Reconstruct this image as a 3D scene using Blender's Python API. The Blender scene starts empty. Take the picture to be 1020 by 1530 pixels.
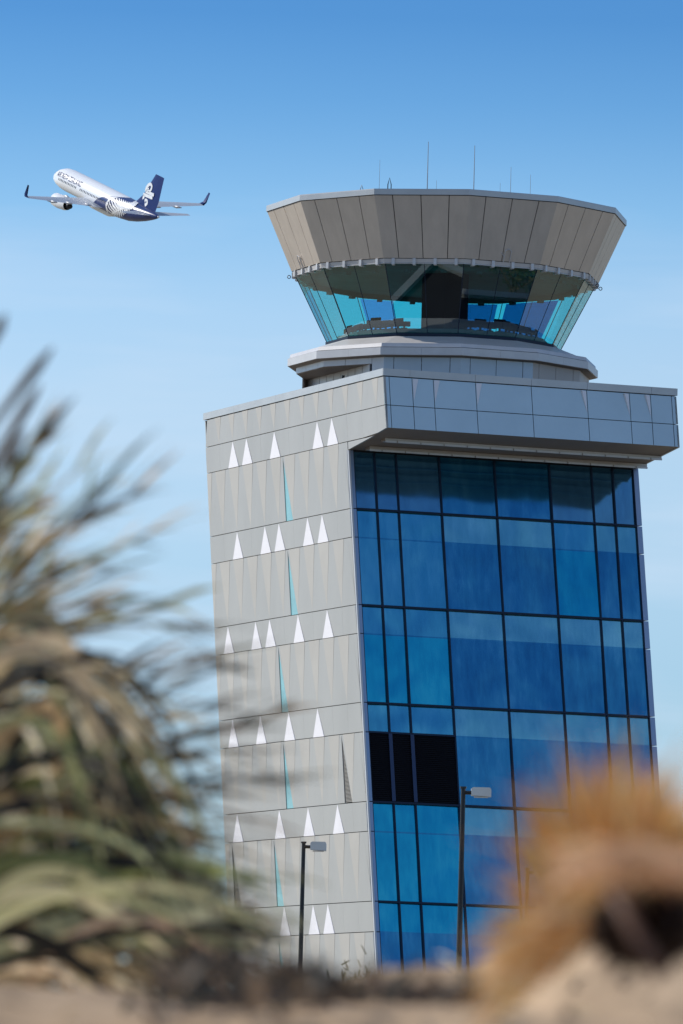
import bpy, math, random
from mathutils import Vector, Matrix, noise
R = math.radians
sin, cos, pi = math.sin, math.cos, math.pi
C = bpy.context.scene.collection
random.seed(7)

# ------------------------------------------------------------------ materials
MATS = {}
def lin(c):
    return tuple((x/255/12.92 if x/255 <= .04045 else ((x/255+.055)/1.055)**2.4) for x in c)
def mat(name, col, rough=.6, metal=0, var=.0, scale=3.0, bump=0, bscale=20, spec=.5, stretch=None, var2=None):
    m = bpy.data.materials.new(name); m.use_nodes = True
    nt = m.node_tree; b = nt.nodes['Principled BSDF']
    b.inputs['Base Color'].default_value = (*col, 1)
    b.inputs['Roughness'].default_value = rough
    b.inputs['Metallic'].default_value = metal
    b.inputs['Specular IOR Level'].default_value = spec
    tc = nt.nodes.new('ShaderNodeTexCoord')
    mp = nt.nodes.new('ShaderNodeMapping'); nt.links.new(tc.outputs['Object'], mp.inputs[0])
    if stretch: mp.inputs['Scale'].default_value = stretch
    if var:
        n = nt.nodes.new('ShaderNodeTexNoise'); n.inputs['Scale'].default_value = scale
        n.inputs['Detail'].default_value = 6; n.inputs['Roughness'].default_value = .65
        nt.links.new(mp.outputs[0], n.inputs['Vector'])
        r = nt.nodes.new('ShaderNodeValToRGB')
        a = tuple(max(0, x*(1-var)) for x in col); z = var2 or tuple(min(1, x*(1+var)) for x in col)
        r.color_ramp.elements[0].position = .32; r.color_ramp.elements[1].position = .68
        r.color_ramp.elements[0].color = (*a, 1); r.color_ramp.elements[1].color = (*z, 1)
        nt.links.new(n.outputs['Fac'], r.inputs[0]); nt.links.new(r.outputs[0], b.inputs['Base Color'])
    if bump:
        n2 = nt.nodes.new('ShaderNodeTexNoise'); n2.inputs['Scale'].default_value = bscale
        n2.inputs['Detail'].default_value = 5
        nt.links.new(mp.outputs[0], n2.inputs['Vector'])
        bp = nt.nodes.new('ShaderNodeBump'); bp.inputs['Strength'].default_value = bump
        nt.links.new(n2.outputs['Fac'], bp.inputs['Height']); nt.links.new(bp.outputs[0], b.inputs['Normal'])
    MATS[name] = m
    return m

mat('panel_grey', (.43, .41, .375), .42, .2, .05, .35, stretch=(1, 1, .35))
mat('panel_beige', (.482, .443, .388), .46, .15, .05, .35)
mat('panel_white', (.80, .77, .78), .5, 0, .03, 1)
mat('panel_blue', (.50, .61, .63), .30, .5, .05, .3)
mat('neck_shade_tint', (.46, .52, .56), .4, .3, .05, .5)  # bluish shade of the front facets put into the cladding colour
mat('neck_reflection_tint', (.52, .44, .38), .5, .1, .05, .5)  # warm reflection on the right-hand facets put into the cladding colour
mat('post_blue', (.03, .05, .11), .5, .3)
mat('panel_cab', (.64, .56, .485), .42, .35, .07, 1.2, stretch=(1.5, 1.5, .12))
mat('coping', (.50, .50, .49), .4, .35, .06, .8)
mat('trim_white', (.58, .56, .55), .4, .2, .05, 2)
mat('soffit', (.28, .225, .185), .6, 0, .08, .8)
mat('seam_dark', (.03, .03, .035), .8)
mat('mullion', (.018, .03, .055), .5, .3, spec=.2)
mat('frame_blue', (.30, .38, .50), .35, .5, .05, .5)
mat('rail_metal', (.42, .36, .31), .35, .5, .08, 2)
mat('louvre_black', (.006, .006, .010), .7, spec=.2)
mat('louvre_grey', (.25, .24, .22), .6, .2)
mat('teal_glass', (.22, .46, .49), .25, .0, .12, 1.2)
mat('roof_grey', (.028, .029, .032), .8, 0, .1, 1)
mat('interior_dark', (.075, .085, .08), .8, 0, .2, .8)
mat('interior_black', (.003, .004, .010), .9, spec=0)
mat('antenna_grey', (.45, .47, .48), .4, .3)
mat('pole_dark', (.018, .019, .022), .35, .4)
mat('lamp_grey', (.60, .60, .58), .45, .3, .05, 3)
mat('plane_white', (.80, .81, .83), .3, 0, .02, .3)
mat('plane_navy', (.010, .032, .15), .55, spec=.15)
mat('plane_grey', (.36, .38, .42), .4, .1, .08, .4)
mat('plane_dark', (.02, .022, .03), .4, .5)
mat('plane_wing', (.40, .44, .50), .4, .1, .06, .3)
mat('bark', (.12, .09, .06), .9, 0, .3, 4, .4, 14)

def glass_mat(name, a, b, c, rough=.10, scale=.9):
    """coated curtain wall glass: a coloured mirror coat over drawn blinds, streaked and slightly uneven"""
    m = bpy.data.materials.new(name); m.use_nodes = True
    nt = m.node_tree; p = nt.nodes['Principled BSDF']
    p.inputs['Metallic'].default_value = .82; p.inputs['Roughness'].default_value = rough
    tc = nt.nodes.new('ShaderNodeTexCoord')
    mp = nt.nodes.new('ShaderNodeMapping'); mp.inputs['Scale'].default_value = (3.2, 3.2, .22)
    nt.links.new(tc.outputs['Object'], mp.inputs[0])
    n = nt.nodes.new('ShaderNodeTexNoise'); n.inputs['Scale'].default_value = scale; n.inputs['Detail'].default_value = 5
    n.inputs['Roughness'].default_value = .7
    nt.links.new(mp.outputs[0], n.inputs['Vector'])
    n3 = nt.nodes.new('ShaderNodeTexNoise'); n3.inputs['Scale'].default_value = .30; n3.inputs['Detail'].default_value = 3
    nt.links.new(tc.outputs['Object'], n3.inputs['Vector'])
    ad = nt.nodes.new('ShaderNodeMath'); ad.operation = 'ADD'
    nt.links.new(n.outputs['Fac'], ad.inputs[0]); nt.links.new(n3.outputs['Fac'], ad.inputs[1])
    hf = nt.nodes.new('ShaderNodeMath'); hf.operation = 'MULTIPLY'; hf.inputs[1].default_value = .5
    nt.links.new(ad.outputs[0], hf.inputs[0])
    r = nt.nodes.new('ShaderNodeValToRGB'); e = r.color_ramp.elements
    e[0].position = .33; e[0].color = (*a, 1); e[1].position = .67; e[1].color = (*c, 1)
    k = e.new(.5); k.color = (*b, 1)
    nt.links.new(hf.outputs[0], r.inputs[0]); nt.links.new(r.outputs[0], p.inputs['Base Color'])
    n2 = nt.nodes.new('ShaderNodeTexNoise'); n2.inputs['Scale'].default_value = .5; n2.inputs['Detail'].default_value = 1
    nt.links.new(tc.outputs['Object'], n2.inputs['Vector'])
    bp = nt.nodes.new('ShaderNodeBump'); bp.inputs['Strength'].default_value = .10; bp.inputs['Distance'].default_value = .3
    nt.links.new(n2.outputs['Fac'], bp.inputs['Height']); nt.links.new(bp.outputs[0], p.inputs['Normal'])
    MATS[name] = m
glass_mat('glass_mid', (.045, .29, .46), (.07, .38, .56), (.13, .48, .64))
glass_mat('glass_top', (.07, .21, .34), (.09, .28, .44), (.12, .35, .52))  # top row tinted darker, painting in part of the soffit's reflection
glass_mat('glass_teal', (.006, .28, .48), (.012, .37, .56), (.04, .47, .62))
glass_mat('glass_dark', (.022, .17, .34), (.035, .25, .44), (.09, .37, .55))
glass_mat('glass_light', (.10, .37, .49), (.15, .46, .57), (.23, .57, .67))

def see_through(name, tint, refl=(.9, 1, 1), amount=1.0, rough=.0):
    m = bpy.data.materials.new(name); m.use_nodes = True
    nt = m.node_tree; nt.nodes.clear()
    o = nt.nodes.new('ShaderNodeOutputMaterial'); mx = nt.nodes.new('ShaderNodeMixShader')
    t = nt.nodes.new('ShaderNodeBsdfTransparent'); t.inputs[0].default_value = (*tint, 1)
    g = nt.nodes.new('ShaderNodeBsdfGlossy'); g.inputs[0].default_value = (*refl, 1); g.inputs['Roughness'].default_value = rough
    f = nt.nodes.new('ShaderNodeLayerWeight'); f.inputs[0].default_value = .5
    pw = nt.nodes.new('ShaderNodeMath'); pw.operation = 'POWER'; pw.inputs[1].default_value = 4; nt.links.new(f.outputs['Facing'], pw.inputs[0])
    s = nt.nodes.new('ShaderNodeMath'); s.operation = 'MULTIPLY_ADD'; s.inputs[1].default_value = .7*amount; s.inputs[2].default_value = .14*amount
    nt.links.new(pw.outputs[0], s.inputs[0]); nt.links.new(s.outputs[0], mx.inputs[0])
    nt.links.new(t.outputs[0], mx.inputs[1]); nt.links.new(g.outputs[0], mx.inputs[2]); nt.links.new(mx.outputs[0], o.inputs[0])
    MATS[name] = m
see_through('cab_glass', (.27, .88, .91), amount=1.0)
see_through('blind_film', (.04, .18, .42), amount=.3)
see_through('blind_pale', (.55, .55, .95), amount=.3)

def attr_mat(name, rough=.6, trans=.25):
    """plant material: colour of each blade from its own mesh attribute"""
    m = bpy.data.materials.new(name); m.use_nodes = True
    nt = m.node_tree; b = nt.nodes['Principled BSDF']
    a = nt.nodes.new('ShaderNodeAttribute'); a.attribute_name = 'tone'
    nt.links.new(a.outputs['Color'], b.inputs['Base Color'])
    b.inputs['Roughness'].default_value = rough
    b.inputs['Specular IOR Level'].default_value = .3
    t = nt.nodes.new('ShaderNodeBsdfTranslucent'); nt.links.new(a.outputs['Color'], t.inputs[0])
    mx = nt.nodes.new('ShaderNodeMixShader'); mx.inputs[0].default_value = trans
    nt.links.new(b.outputs[0], mx.inputs[1]); nt.links.new(t.outputs[0], mx.inputs[2])
    nt.links.new(mx.outputs[0], nt.nodes['Material Output'].inputs[0])
    MATS[name] = m
attr_mat('blade', .55, .45)
attr_mat('leaf', .6, .4)

# ------------------------------------------------------------------ mesh builder
class MB:
    def __init__(s): s.v = []; s.f = []; s.m = []; s.cur = 0; s.c = []; s.tone = (1, 1, 1)
    def add(s, vs, fs):
        k = len(s.v); s.v += [tuple(v) for v in vs]; s.c += [s.tone]*len(vs)
        for f in fs: s.f.append([i+k for i in f]); s.m.append(s.cur)
    def prism(s, pts, d):
        """polygon pts extruded by vector d"""
        n = len(pts); d = Vector(d); P = [Vector(p) for p in pts]
        s.add(P+[p+d for p in P], [list(range(n)), list(range(2*n-1, n-1, -1))]+[[i, i+n, (i+1) % n+n, (i+1) % n] for i in range(n)])
    def box(s, c, size, rz=0, M=None):
        x, y, z = [a/2 for a in size]
        vs = [Vector((a, b, d)) for d in (-z, z) for a, b in ((-x, -y), (x, -y), (x, y), (-x, y))]
        T = Matrix.Translation(Vector(c)) @ Matrix.Rotation(rz, 4, 'Z')
        if M: T = T @ M
        s.add([T @ v for v in vs], [(3, 2, 1, 0), (4, 5, 6, 7), (0, 1, 5, 4), (1, 2, 6, 5), (2, 3, 7, 6), (3, 0, 4, 7)])
    def tube(s, pts, r, n=8, cap=True):
        P = [Vector(p) for p in pts]; k = len(P)
        if not isinstance(r, (list, tuple)): r = [r]*k
        vs = []
        for i, p in enumerate(P):
            t = (P[min(i+1, k-1)]-P[max(i-1, 0)]).normalized()
            a = t.orthogonal().normalized() if i == 0 else (a-t*a.dot(t)).normalized()
            b = t.cross(a)
            vs += [p+(a*cos(2*pi*j/n)+b*sin(2*pi*j/n))*r[i] for j in range(n)]
        fs = [(i*n+j, i*n+(j+1) % n, (i+1)*n+(j+1) % n, (i+1)*n+j) for i in range(k-1) for j in range(n)]
        if cap: fs += [list(range(n-1, -1, -1)), list(range((k-1)*n, k*n))]
        s.add(vs, fs)
    def ribbon(s, pts, w, side, fold=0):
        """thin leaf blade along pts with half widths w, across vector side"""
        P = [Vector(p) for p in pts]; vs = []
        for p, a, sd in zip(P, w, side):
            n = Vector((0, 0, 1)) if not fold else Vector((0, 0, 1))
            vs += [p-sd*a+n*fold*a, p, p+sd*a+n*fold*a]
        s.add(vs, [(3*i, 3*i+1, 3*i+4, 3*i+3) for i in range(len(P)-1)]+[(3*i+1, 3*i+2, 3*i+5, 3*i+4) for i in range(len(P)-1)])
    def build(s, name, m, parent=None, smooth=False, mats=None, tone=False, auto=None):
        me = bpy.data.meshes.new(name); me.from_pydata(s.v, [], s.f)
        for q in (mats or [m]): me.materials.append(MATS[q])
        if mats:
            for p, i in zip(me.polygons, s.m): p.material_index = i
        if tone:
            a = me.color_attributes.new('tone', 'FLOAT_COLOR', 'POINT')
            for i, c in enumerate(s.c): a.data[i].color = (*c, 1)
        if smooth:
            for p in me.polygons: p.use_smooth = True
        me.update()
        o = bpy.data.objects.new(name, me); C.objects.link(o)
        if parent: o.parent = parent; o.matrix_parent_inverse = parent.matrix_world.inverted()
        return o
def tag(o, label=None, cat=None, group=None, kind=None):
    if label: o['label'] = label
    if cat: o['category'] = cat
    if group: o['group'] = group
    if kind: o['kind'] = kind
    return o
def empty(name, loc):
    o = bpy.data.objects.new(name, None); C.objects.link(o); o.location = loc
    o.matrix_world = Matrix.Translation(Vector(loc)); o.empty_display_size = .2
    return o

# ------------------------------------------------------------------ camera
CAMZ = 1.3; PITCH, ROLL, F = .08964, .02680, 10392.26/1530*36
fw = Vector((0, cos(PITCH), sin(PITCH))); rr = Vector((1, 0, 0)); uu = rr.cross(fw)
r2 = rr*cos(ROLL)+uu*sin(ROLL); u2 = -rr*sin(ROLL)+uu*cos(ROLL)
cd = bpy.data.cameras.new('camera'); cam = bpy.data.objects.new('camera', cd); C.objects.link(cam)
M = Matrix.Identity(4)
for i in range(3): M[i][0], M[i][1], M[i][2] = r2[i], u2[i], -fw[i]
M.translation = (0, 0, CAMZ); cam.matrix_world = M
cd.sensor_fit = 'VERTICAL'; cd.sensor_height = 36; cd.sensor_width = 24; cd.lens = F
cd.clip_start = .1; cd.clip_end = 30000
cd.dof.use_dof = True; cd.dof.focus_distance = 285; cd.dof.aperture_fstop = 9.5
bpy.context.scene.camera = cam

# ------------------------------------------------------------------ control tower frame of reference
YAW = .36998
dR = Vector((cos(YAW), sin(YAW), 0)); dL = Vector((-sin(YAW), cos(YAW), 0)); UP = Vector((0, 0, 1))
CX, LEAN, A0, B0, PB = .21481, .21903, 17.08667, 13.26388, 4.41416      # the whole shaft leans back, away from the glazed front
def Wd(z): return A0, B0
def corner(z): return Vector((CX, 290, z))+dL*(LEAN*(z-30))
def LP(t, z, off=0):                      # left wall: t from front corner (0) to far edge (1)
    return corner(z)+dL*(t*Wd(z)[0])-dR*off
def FP(s, z, off=0):                      # glazed front: s from corner (0) to right edge (1)
    return corner(z)+dR*(s*Wd(z)[1])-dL*off
def BP(s, z, off=0): return FP(s, z, PB+off)
CT = Vector((4.21136, 298.1)); PHI = .10333
def ring(k, Rr, h):
    a = PHI+R(30*k); return Vector((CT.x-Rr*cos(a), CT.y-Rr*sin(a), h))
Z = [32.75, 31.525, 30.345, 27.49, 26.27, 23.40, 22.185, 19.285, 18.045, 15.14, 13.90, 11.005, 9.745, 6.86, 5.60, 2.72, 1.48, 0]

tower = empty('control_tower', (4.2, 298.1, 0))
tag(tower, 'leaning control tower with grey triangle-patterned wall, blue glass front and flared lookout cab', 'control tower')

# core body (dark backing behind the cladding joints)
b = MB()
def hull(z0, z1, ins, dfront=0, dback=0):
    P0 = [FP(0, z0), FP(1, z0), FP(1, z0)+dL*Wd(z0)[0], LP(1, z0)]
    P1 = [FP(0, z1), FP(1, z1), FP(1, z1)+dL*Wd(z1)[0], LP(1, z1)]
    sg = [dR+dL, -dR+dL, -dR-dL, dR-dL]
    q0 = [p+s*ins for p, s in zip(P0, sg)]; q1 = [p+s*ins for p, s in zip(P1, sg)]
    if dfront:
        q0[0] -= dL*dfront; q0[1] -= dL*dfront; q1[0] -= dL*dfront; q1[1] -= dL*dfront
    return q0, q1
q0, q1 = hull(0, 30.0, .16)
b.add(q0+q1, [(0, 1, 5, 4), (1, 2, 6, 5), (2, 3, 7, 6), (3, 0, 4, 7), (4, 5, 6, 7)])
q0, q1 = hull(30.05, 32.82, .10)
CH = .54
q0f = [BP(0, 30.64)+(dR+dL)*.1, BP(1, 30.64)+(-dR+dL)*.1]
q1f = [BP(0, 32.82)+(dR+dL)*.1, BP(1, 32.82)+(-dR+dL)*.1]
vs = q0+q1+q0f+q1f                        # 0-3 low, 4-7 high, 8,9 front low, 10,11 front high
b.add(vs, [(8, 9, 11, 10), (0, 1, 9, 8), (1, 2, 6, 11, 9), (2, 3, 7, 6), (3, 0, 8, 10, 7), (10, 11, 6, 7)])
b.build('wall_core', 'seam_dark', tower)

# ---- left wall cladding
grey, beige = MB(), MB()
TH = dR*.09
G = .0003                                  # half joint
white = {1: (8, 7, 5, 2, 1), 3: (8, 6, 5, 3, 2), 5: (9, 7, 6, 4, 2), 7: (9, 7, 5, 3), 9: (9, 6, 4, 2), 11: (8, 6, 4, 3)}
slits = {2: {4: 'teal'}, 4: {4: 'teal'}, 6: {5: 'teal'}, 8: {5: 'teal', 1: 'vent'}, 10: {6: 'teal', 9: 'vent'}, 12: {6: 'teal'}, 14: {7: 'teal'}}
def lpoly(mb, tz, offs=0, th=None):
    if not isinstance(offs, (list, tuple)): offs = [offs]*len(tz)
    mb.prism([LP(t, z, o) for (t, z), o in zip(tz, offs)], th if th is not None else TH)
WH = .037
for row in range(len(Z)-1):
    zt, zb = Z[row]-.015, Z[row+1]+.015
    if row == 0:
        for k in range(-2, 10):
            a, c = k/10, (k+1)/10
            lpoly(grey, [(a+.021+G, zt), (c-.021-G, zt), (c-G*.6, zb), (a+G*.6, zb)])
        lpoly(grey, [(-PB/Wd(31)[0], zt), (-.221-G, zt), (-.2-G, zb), (-PB/Wd(31)[0], zb)])
        for k in range(-2, 10):
            grey.cur = 1; lpoly(grey, [(k/10-.021, zt), (k/10+.021, zt), (k/10, zb)], [.008, .008, .0])
        grey.cur = 0
        continue
    band = row % 2 == 1
    if band:
        ws = white.get(row, (8, 5, 2))
        for k in range(10):
            a, c = k/10, (k+1)/10
            wa, wc = k in ws, (k+1) in ws
            pl = [(a+G*.5, zt), (c-G*.5, zt), (c-(WH+G if wc else G*.5), zb), (a+(WH+G if wa else G*.5), zb)]
            lpoly(grey, pl)
        for k in ws:
            w = MB()
            lpoly(w, [(k/10-WH, zb-.01), (k/10+WH, zb-.01), (k/10, zt)], [.025, .025, .004])
            w.build('triangular_panel', 'panel_white', tower)
        if row == 1:                       # piece on the flank of the overhang, cut by the sloping soffit
            tf = -PB/Wd(31)[0]
            lpoly(grey, [(-.1, zt), (-G, zt), (-G, zb), (-.1, zb)])
            lpoly(grey, [(-.2, zt), (-.1-G, zt), (-.1-G, zb), (-.2, 30.0+.2/.264*.54+.02)])
            lpoly(grey, [(tf, zt), (-.2-G, zt), (-.2-G, 30.43), (tf, 30.56)])
            lpoly(grey, [(-G, Z[2]-.02), (-.165, Z[2]-.02), (-G, 30.0)])
    else:
        for k in range(10):
            a, c = k/10, (k+1)/10
            kind = slits.get(row, {}).get(k)
            aw, cw = WH, WH
            if kind:
                m5 = a+.05
                lpoly(grey, [(a+aw+G*.3, zt), (m5, zt), (a+G*.3, zb)])
                lpoly(grey, [(m5, zt), (c-cw-G*.3, zt), (c-G*.3, zb), (m5, zb)])
                s = MB()
                if kind == 'teal':
                    s.prism([LP(m5, zt, -.03), LP(m5, zb, -.03), LP(a, zb, -.03)], TH*.3)
                    s.build('slit_window', 'teal_glass', tower)
                else:
                    s.prism([LP(m5, zt, -.085), LP(m5, zb, -.085), LP(a, zb, -.085)], TH*.1)
                    s.cur = 1
                    n = 52
                    for i in range(1, n):
                        z1 = zt+(zb-zt)*i/n; tl = m5-(.05)*i/n
                        p = [LP(m5-.001, z1, -.06), LP(tl+.001, z1, -.06), LP(tl+.001, z1-.03, -.03), LP(m5-.001, z1-.03, -.03)]
                        s.prism(p, (0, 0, .012))
                    s.build('louvre_vent', None, tower, mats=['seam_dark', 'louvre_grey'])
            else:
                lpoly(grey, [(a+aw+G*.3, zt), (c-cw-G*.3, zt), (c-G*.3, zb), (a+G*.3, zb)])
        for k in range(0, 11):
            lo, hi = max(0.004, k/10-WH), min(1.0, k/10+WH)
            ap = min(max(k/10, .006), .999)
            if k == 0: lpoly(grey, [(lo, zt), (hi, zt), (.004, zb)])
            else:
                grey.cur = 1; lpoly(grey, [(lo, zt), (hi, zt), (ap, zb)], [.008, .008 if k < 10 else 0, 0]); grey.cur = 0
grey.build('wall_cladding', None, tower, mats=['panel_grey', 'panel_beige'])
# corner edge: a pale strip paints in its highlight line
e = MB()
e.prism([LP(.0035, 29.98, .012), LP(-.002, 29.98, .012), LP(-.002, 0, .012), LP(.0035, 0, .012)], dR*.08)
e.build('corner_highlight', 'trim_white', tower)
# rear and right flanks (plain panels for other viewpoints)
s = MB()
for i in range(len(Z)-1):
    zt, zb = Z[i]-.02, Z[i+1]+.02
    for k in range(5):
        a, c = k/5+.002, (k+1)/5-.002
        if i == 1: zb2 = zb
        pr = lambda t, z: FP(1, z)+dL*(t*Wd(z)[0])
        s.prism([pr(a, zt), pr(c, zt), pr(c, zb), pr(a, zb)], -dR*.09)
        pk = lambda t, z: FP(t, z)+dL*Wd(z)[0]
        s.prism([pk(a, zt), pk(c, zt), pk(c, zb), pk(a, zb)], -dL*.09)
pr = lambda d, z: FP(1, z)-dL*d
for (zt, zb) in ((Z[0]-.02, Z[1]+.02), (Z[1]-.02, None)):
    for d0, d1 in ((0.01, 2.2), (2.22, PB)):
        z0 = zb if zb else 30.0+d0/PB*.54; z1 = zb if zb else 30.0+d1/PB*.54
        s.prism([pr(d0, zt), pr(d1, zt), pr(d1, z1), pr(d0, z0)], -dR*.09)
s.build('flank_cladding', 'panel_grey', tower)

# ---- overhanging block: front panels, soffit, coping
colsB = [0, .018, .095, .167, .31, .5, .69, .837, .91, .983, 1]
s = MB(); fold = MB()
gz = .022
for i in range(10):
    a, c = colsB[i]+.0011, colsB[i+1]-.0011
    if i == 0: a = 0
    if i == 9: c = 1
    s.prism([BP(a, Z[0]-.02), BP(c, Z[0]-.02), BP(c, Z[1]+.015), BP(a, Z[1]+.015)], dL*.08)
    s.prism([BP(a, Z[1]-.015), BP(c, Z[1]-.015), BP(c, 30.565), BP(a, 30.565)], dL*.08)
for c, sg in ((.095, 1), (.167, 1), (.31, 1), (.69, -1), (.837, -1), (.91, -1)):
    fold = MB()
    fold.prism([BP(c+.0022*sg, Z[0]-.04, .004), BP(c+.019*sg, Z[0]-.04, .10), BP(c+.0028*sg, Z[1]+.25, .004)], dL*.003)
    fold.prism([BP(c+.0192*sg, Z[0]-.04, .10), BP(c+.021*sg, Z[0]-.04, .004), BP(c+.0028*sg, Z[1]+.25, .004)], dL*.003)
    fold.build('folded_fin', 'panel_white', tower)
s.build('overhang_cladding', 'panel_blue', tower)
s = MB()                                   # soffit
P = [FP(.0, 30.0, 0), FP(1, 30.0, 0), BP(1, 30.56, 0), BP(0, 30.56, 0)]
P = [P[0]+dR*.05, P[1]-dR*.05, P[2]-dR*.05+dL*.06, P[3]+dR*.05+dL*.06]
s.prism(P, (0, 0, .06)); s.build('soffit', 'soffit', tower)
s = MB()                                   # coping in lengths
def coping_run(p0, p1, out, joints):
    for i in range(len(joints)-1):
        a = p0.lerp(p1, joints[i])+(p1-p0).normalized()*.006; c = p0.lerp(p1, joints[i+1])-(p1-p0).normalized()*.006
        s.prism([a+out*.045, c+out*.045, c-out*.28, a-out*.28], (0, 0, .30))
zc = 32.77
FL_, FR_ = BP(0, zc)-dR*.0, BP(1, zc)+dR*.0
BR_, BL_ = FP(1, zc)+dL*Wd(zc)[0], LP(1, zc)
coping_run(FL_-dR*.045, FR_+dR*.045, -dL, [0, .09, .31, .5, .69, .91, 1])
coping_run(BL_+dL*.04, FL_-dL*.0, -dR, [0, .18, .42, .66, .88, 1])
coping_run(FR_, BR_, dR, [0, .3, .6, 1]); coping_run(BR_, BL_, dL, [0, .5, 1])
s.build('parapet_coping', 'coping', tower)
s = MB(); s.prism([BP(.02, 32.79, -.2), BP(.98, 32.79, -.2), FP(.98, 32.79)+dL*(16.5), FP(.02, 32.79)+dL*16.5], (0, 0, .05))
s.build('block_roof', 'roof_grey', tower)
# sunshade rails hung under the soffit
for (d0, dz, sl) in ((.42, -.10, .045), (1.98, -.05, .052)):
    rl = MB()
    zb_ = 30.0+d0/PB*.54+dz
    a, c = FP(sl, zb_, d0), FP(1.0, zb_, d0)
    rl.prism([a, a-dL*.50, a-dL*.50+UP*.16, a+UP*.24], c-a)
    o = rl.build('sunshade_rail', 'rail_metal', tower)
    lip = MB()
    lip.prism([a-dL*.515-UP*.05, a-dL*.56-UP*.05, a-dL*.56+UP*.03, a-dL*.515+UP*.03], c-a)
    lip.build('rail_lip', 'trim_white', o)
    for i in range(12):
        hg = MB()
        q = a.lerp(c, (i+.5)/12)-dL*.25
        hg.tube([q+UP*.43, q+UP*.1, q-dL*.33+UP*.0, q-dL*.33-UP*.05], .025, 6)
        hg.build('hanger', 'rail_metal', o)

# ---- glazed front
cols = [.0175, .0895, .163, .31, .5, .69, .8365, .9105, .982]
rows = [29.93]+Z[3:]
for (a, c) in ((0.0, .0165), (.983, 1.0)):
    fr = MB()
    for i in range(2, len(Z)-1):
        zt = 29.98 if i == 2 else Z[i]-.02
        fr.prism([FP(a, zt), FP(c, zt), FP(c, Z[i+1]+.02), FP(a, Z[i+1]+.02)], dL*.18)
    fr.build('curtain_wall_frame', 'frame_blue', tower)
rnd = random.Random(3)
for i in range(8):
    zs = [29.93, 27.49, 23.40, 19.285, 15.14, 11.005, 6.86, 2.72, 0]
    for j in range(8):
        zt, zb = zs[j], zs[j+1]
        w = MB(); a, c = cols[i], cols[i+1]
        mm = {3: 18.045, 1: 26.27, 2: 22.185, 4: 13.90, 5: 9.745, 6: 5.60}.get(j)
        # every pane hangs a hair out of true, as real units do
        def q(s_, z_, ya=rnd.uniform(-.03, .03), yb=rnd.uniform(-.03, .03)):
            return FP(s_, z_, -.10+ya*(s_ == a)+yb*(z_ == zb))
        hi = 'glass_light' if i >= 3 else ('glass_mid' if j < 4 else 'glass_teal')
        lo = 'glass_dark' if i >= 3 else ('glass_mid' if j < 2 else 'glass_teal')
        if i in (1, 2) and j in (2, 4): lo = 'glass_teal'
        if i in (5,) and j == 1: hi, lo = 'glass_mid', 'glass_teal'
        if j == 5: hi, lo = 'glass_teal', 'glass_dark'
        if j == 0:
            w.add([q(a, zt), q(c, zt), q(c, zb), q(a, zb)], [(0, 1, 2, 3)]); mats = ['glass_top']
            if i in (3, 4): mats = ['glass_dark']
        else:
            zm = mm or (zt+zb)/2
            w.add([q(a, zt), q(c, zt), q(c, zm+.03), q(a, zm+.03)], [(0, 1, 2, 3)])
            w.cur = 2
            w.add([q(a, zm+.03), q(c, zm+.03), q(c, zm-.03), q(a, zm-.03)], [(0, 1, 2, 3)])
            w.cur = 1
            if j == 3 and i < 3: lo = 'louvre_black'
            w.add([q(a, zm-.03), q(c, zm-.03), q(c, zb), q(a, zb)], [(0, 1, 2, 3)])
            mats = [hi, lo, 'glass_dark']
            if lo == 'louvre_black':
                for k in range(34):
                    z1 = zm-.06-(zm-zb-.1)*k/34
                    w.prism([FP(a+.002, z1, -.07), FP(c-.002, z1, -.07), FP(c-.002, z1-.04, -.03), FP(a+.002, z1-.04, -.03)], (0, 0, .01))
        w.build('window', None, tower, mats=mats)
for i in range(1, 8):
    m_ = MB(); c = cols[i]; hw = .0024
    m_.prism([FP(c-hw, 29.93, -.01), FP(c+hw, 29.93, -.01), FP(c+hw, 0, -.01), FP(c-hw, 0, -.01)], dL*.12)
    m_.build('mullion', 'mullion', tower)
for c in (cols[0], cols[-1]):
    m_ = MB(); hw = .0016
    m_.prism([FP(c-hw, 29.93, -.012), FP(c+hw, 29.93, -.012), FP(c+hw, 0, -.012), FP(c-hw, 0, -.012)], dL*.12)
    m_.build('mullion', 'mullion', tower)
for z_ in (27.49, 23.40, 19.285, 15.14, 11.005, 6.86, 2.72):
    m_ = MB()
    m_.prism([FP(cols[0], z_+.042, .004), FP(cols[-1], z_+.042, .004), FP(cols[-1], z_-.042, .004), FP(cols[0], z_-.042, .004)], dL*.10)
    m_.build('transom', 'mullion', tower)
m_ = MB()                                  # rails around the louvred bay
m_.prism([FP(cols[0], 18.045+.05, .002), FP(cols[3], 18.045+.05, .002), FP(cols[3], 18.045-.03, .002), FP(cols[0], 18.045-.03, .002)], dL*.09)
m_.build('transom', 'mullion', tower)
for c in (cols[1], cols[2]):
    m_ = MB(); m_.prism([FP(c-.006, 18.02, .012), FP(c+.006, 18.02, .012), FP(c+.006, 15.20, .012), FP(c-.006, 15.20, .012)], dL*.02)
    m_.build('louvre_post', 'post_blue', tower)

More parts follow.
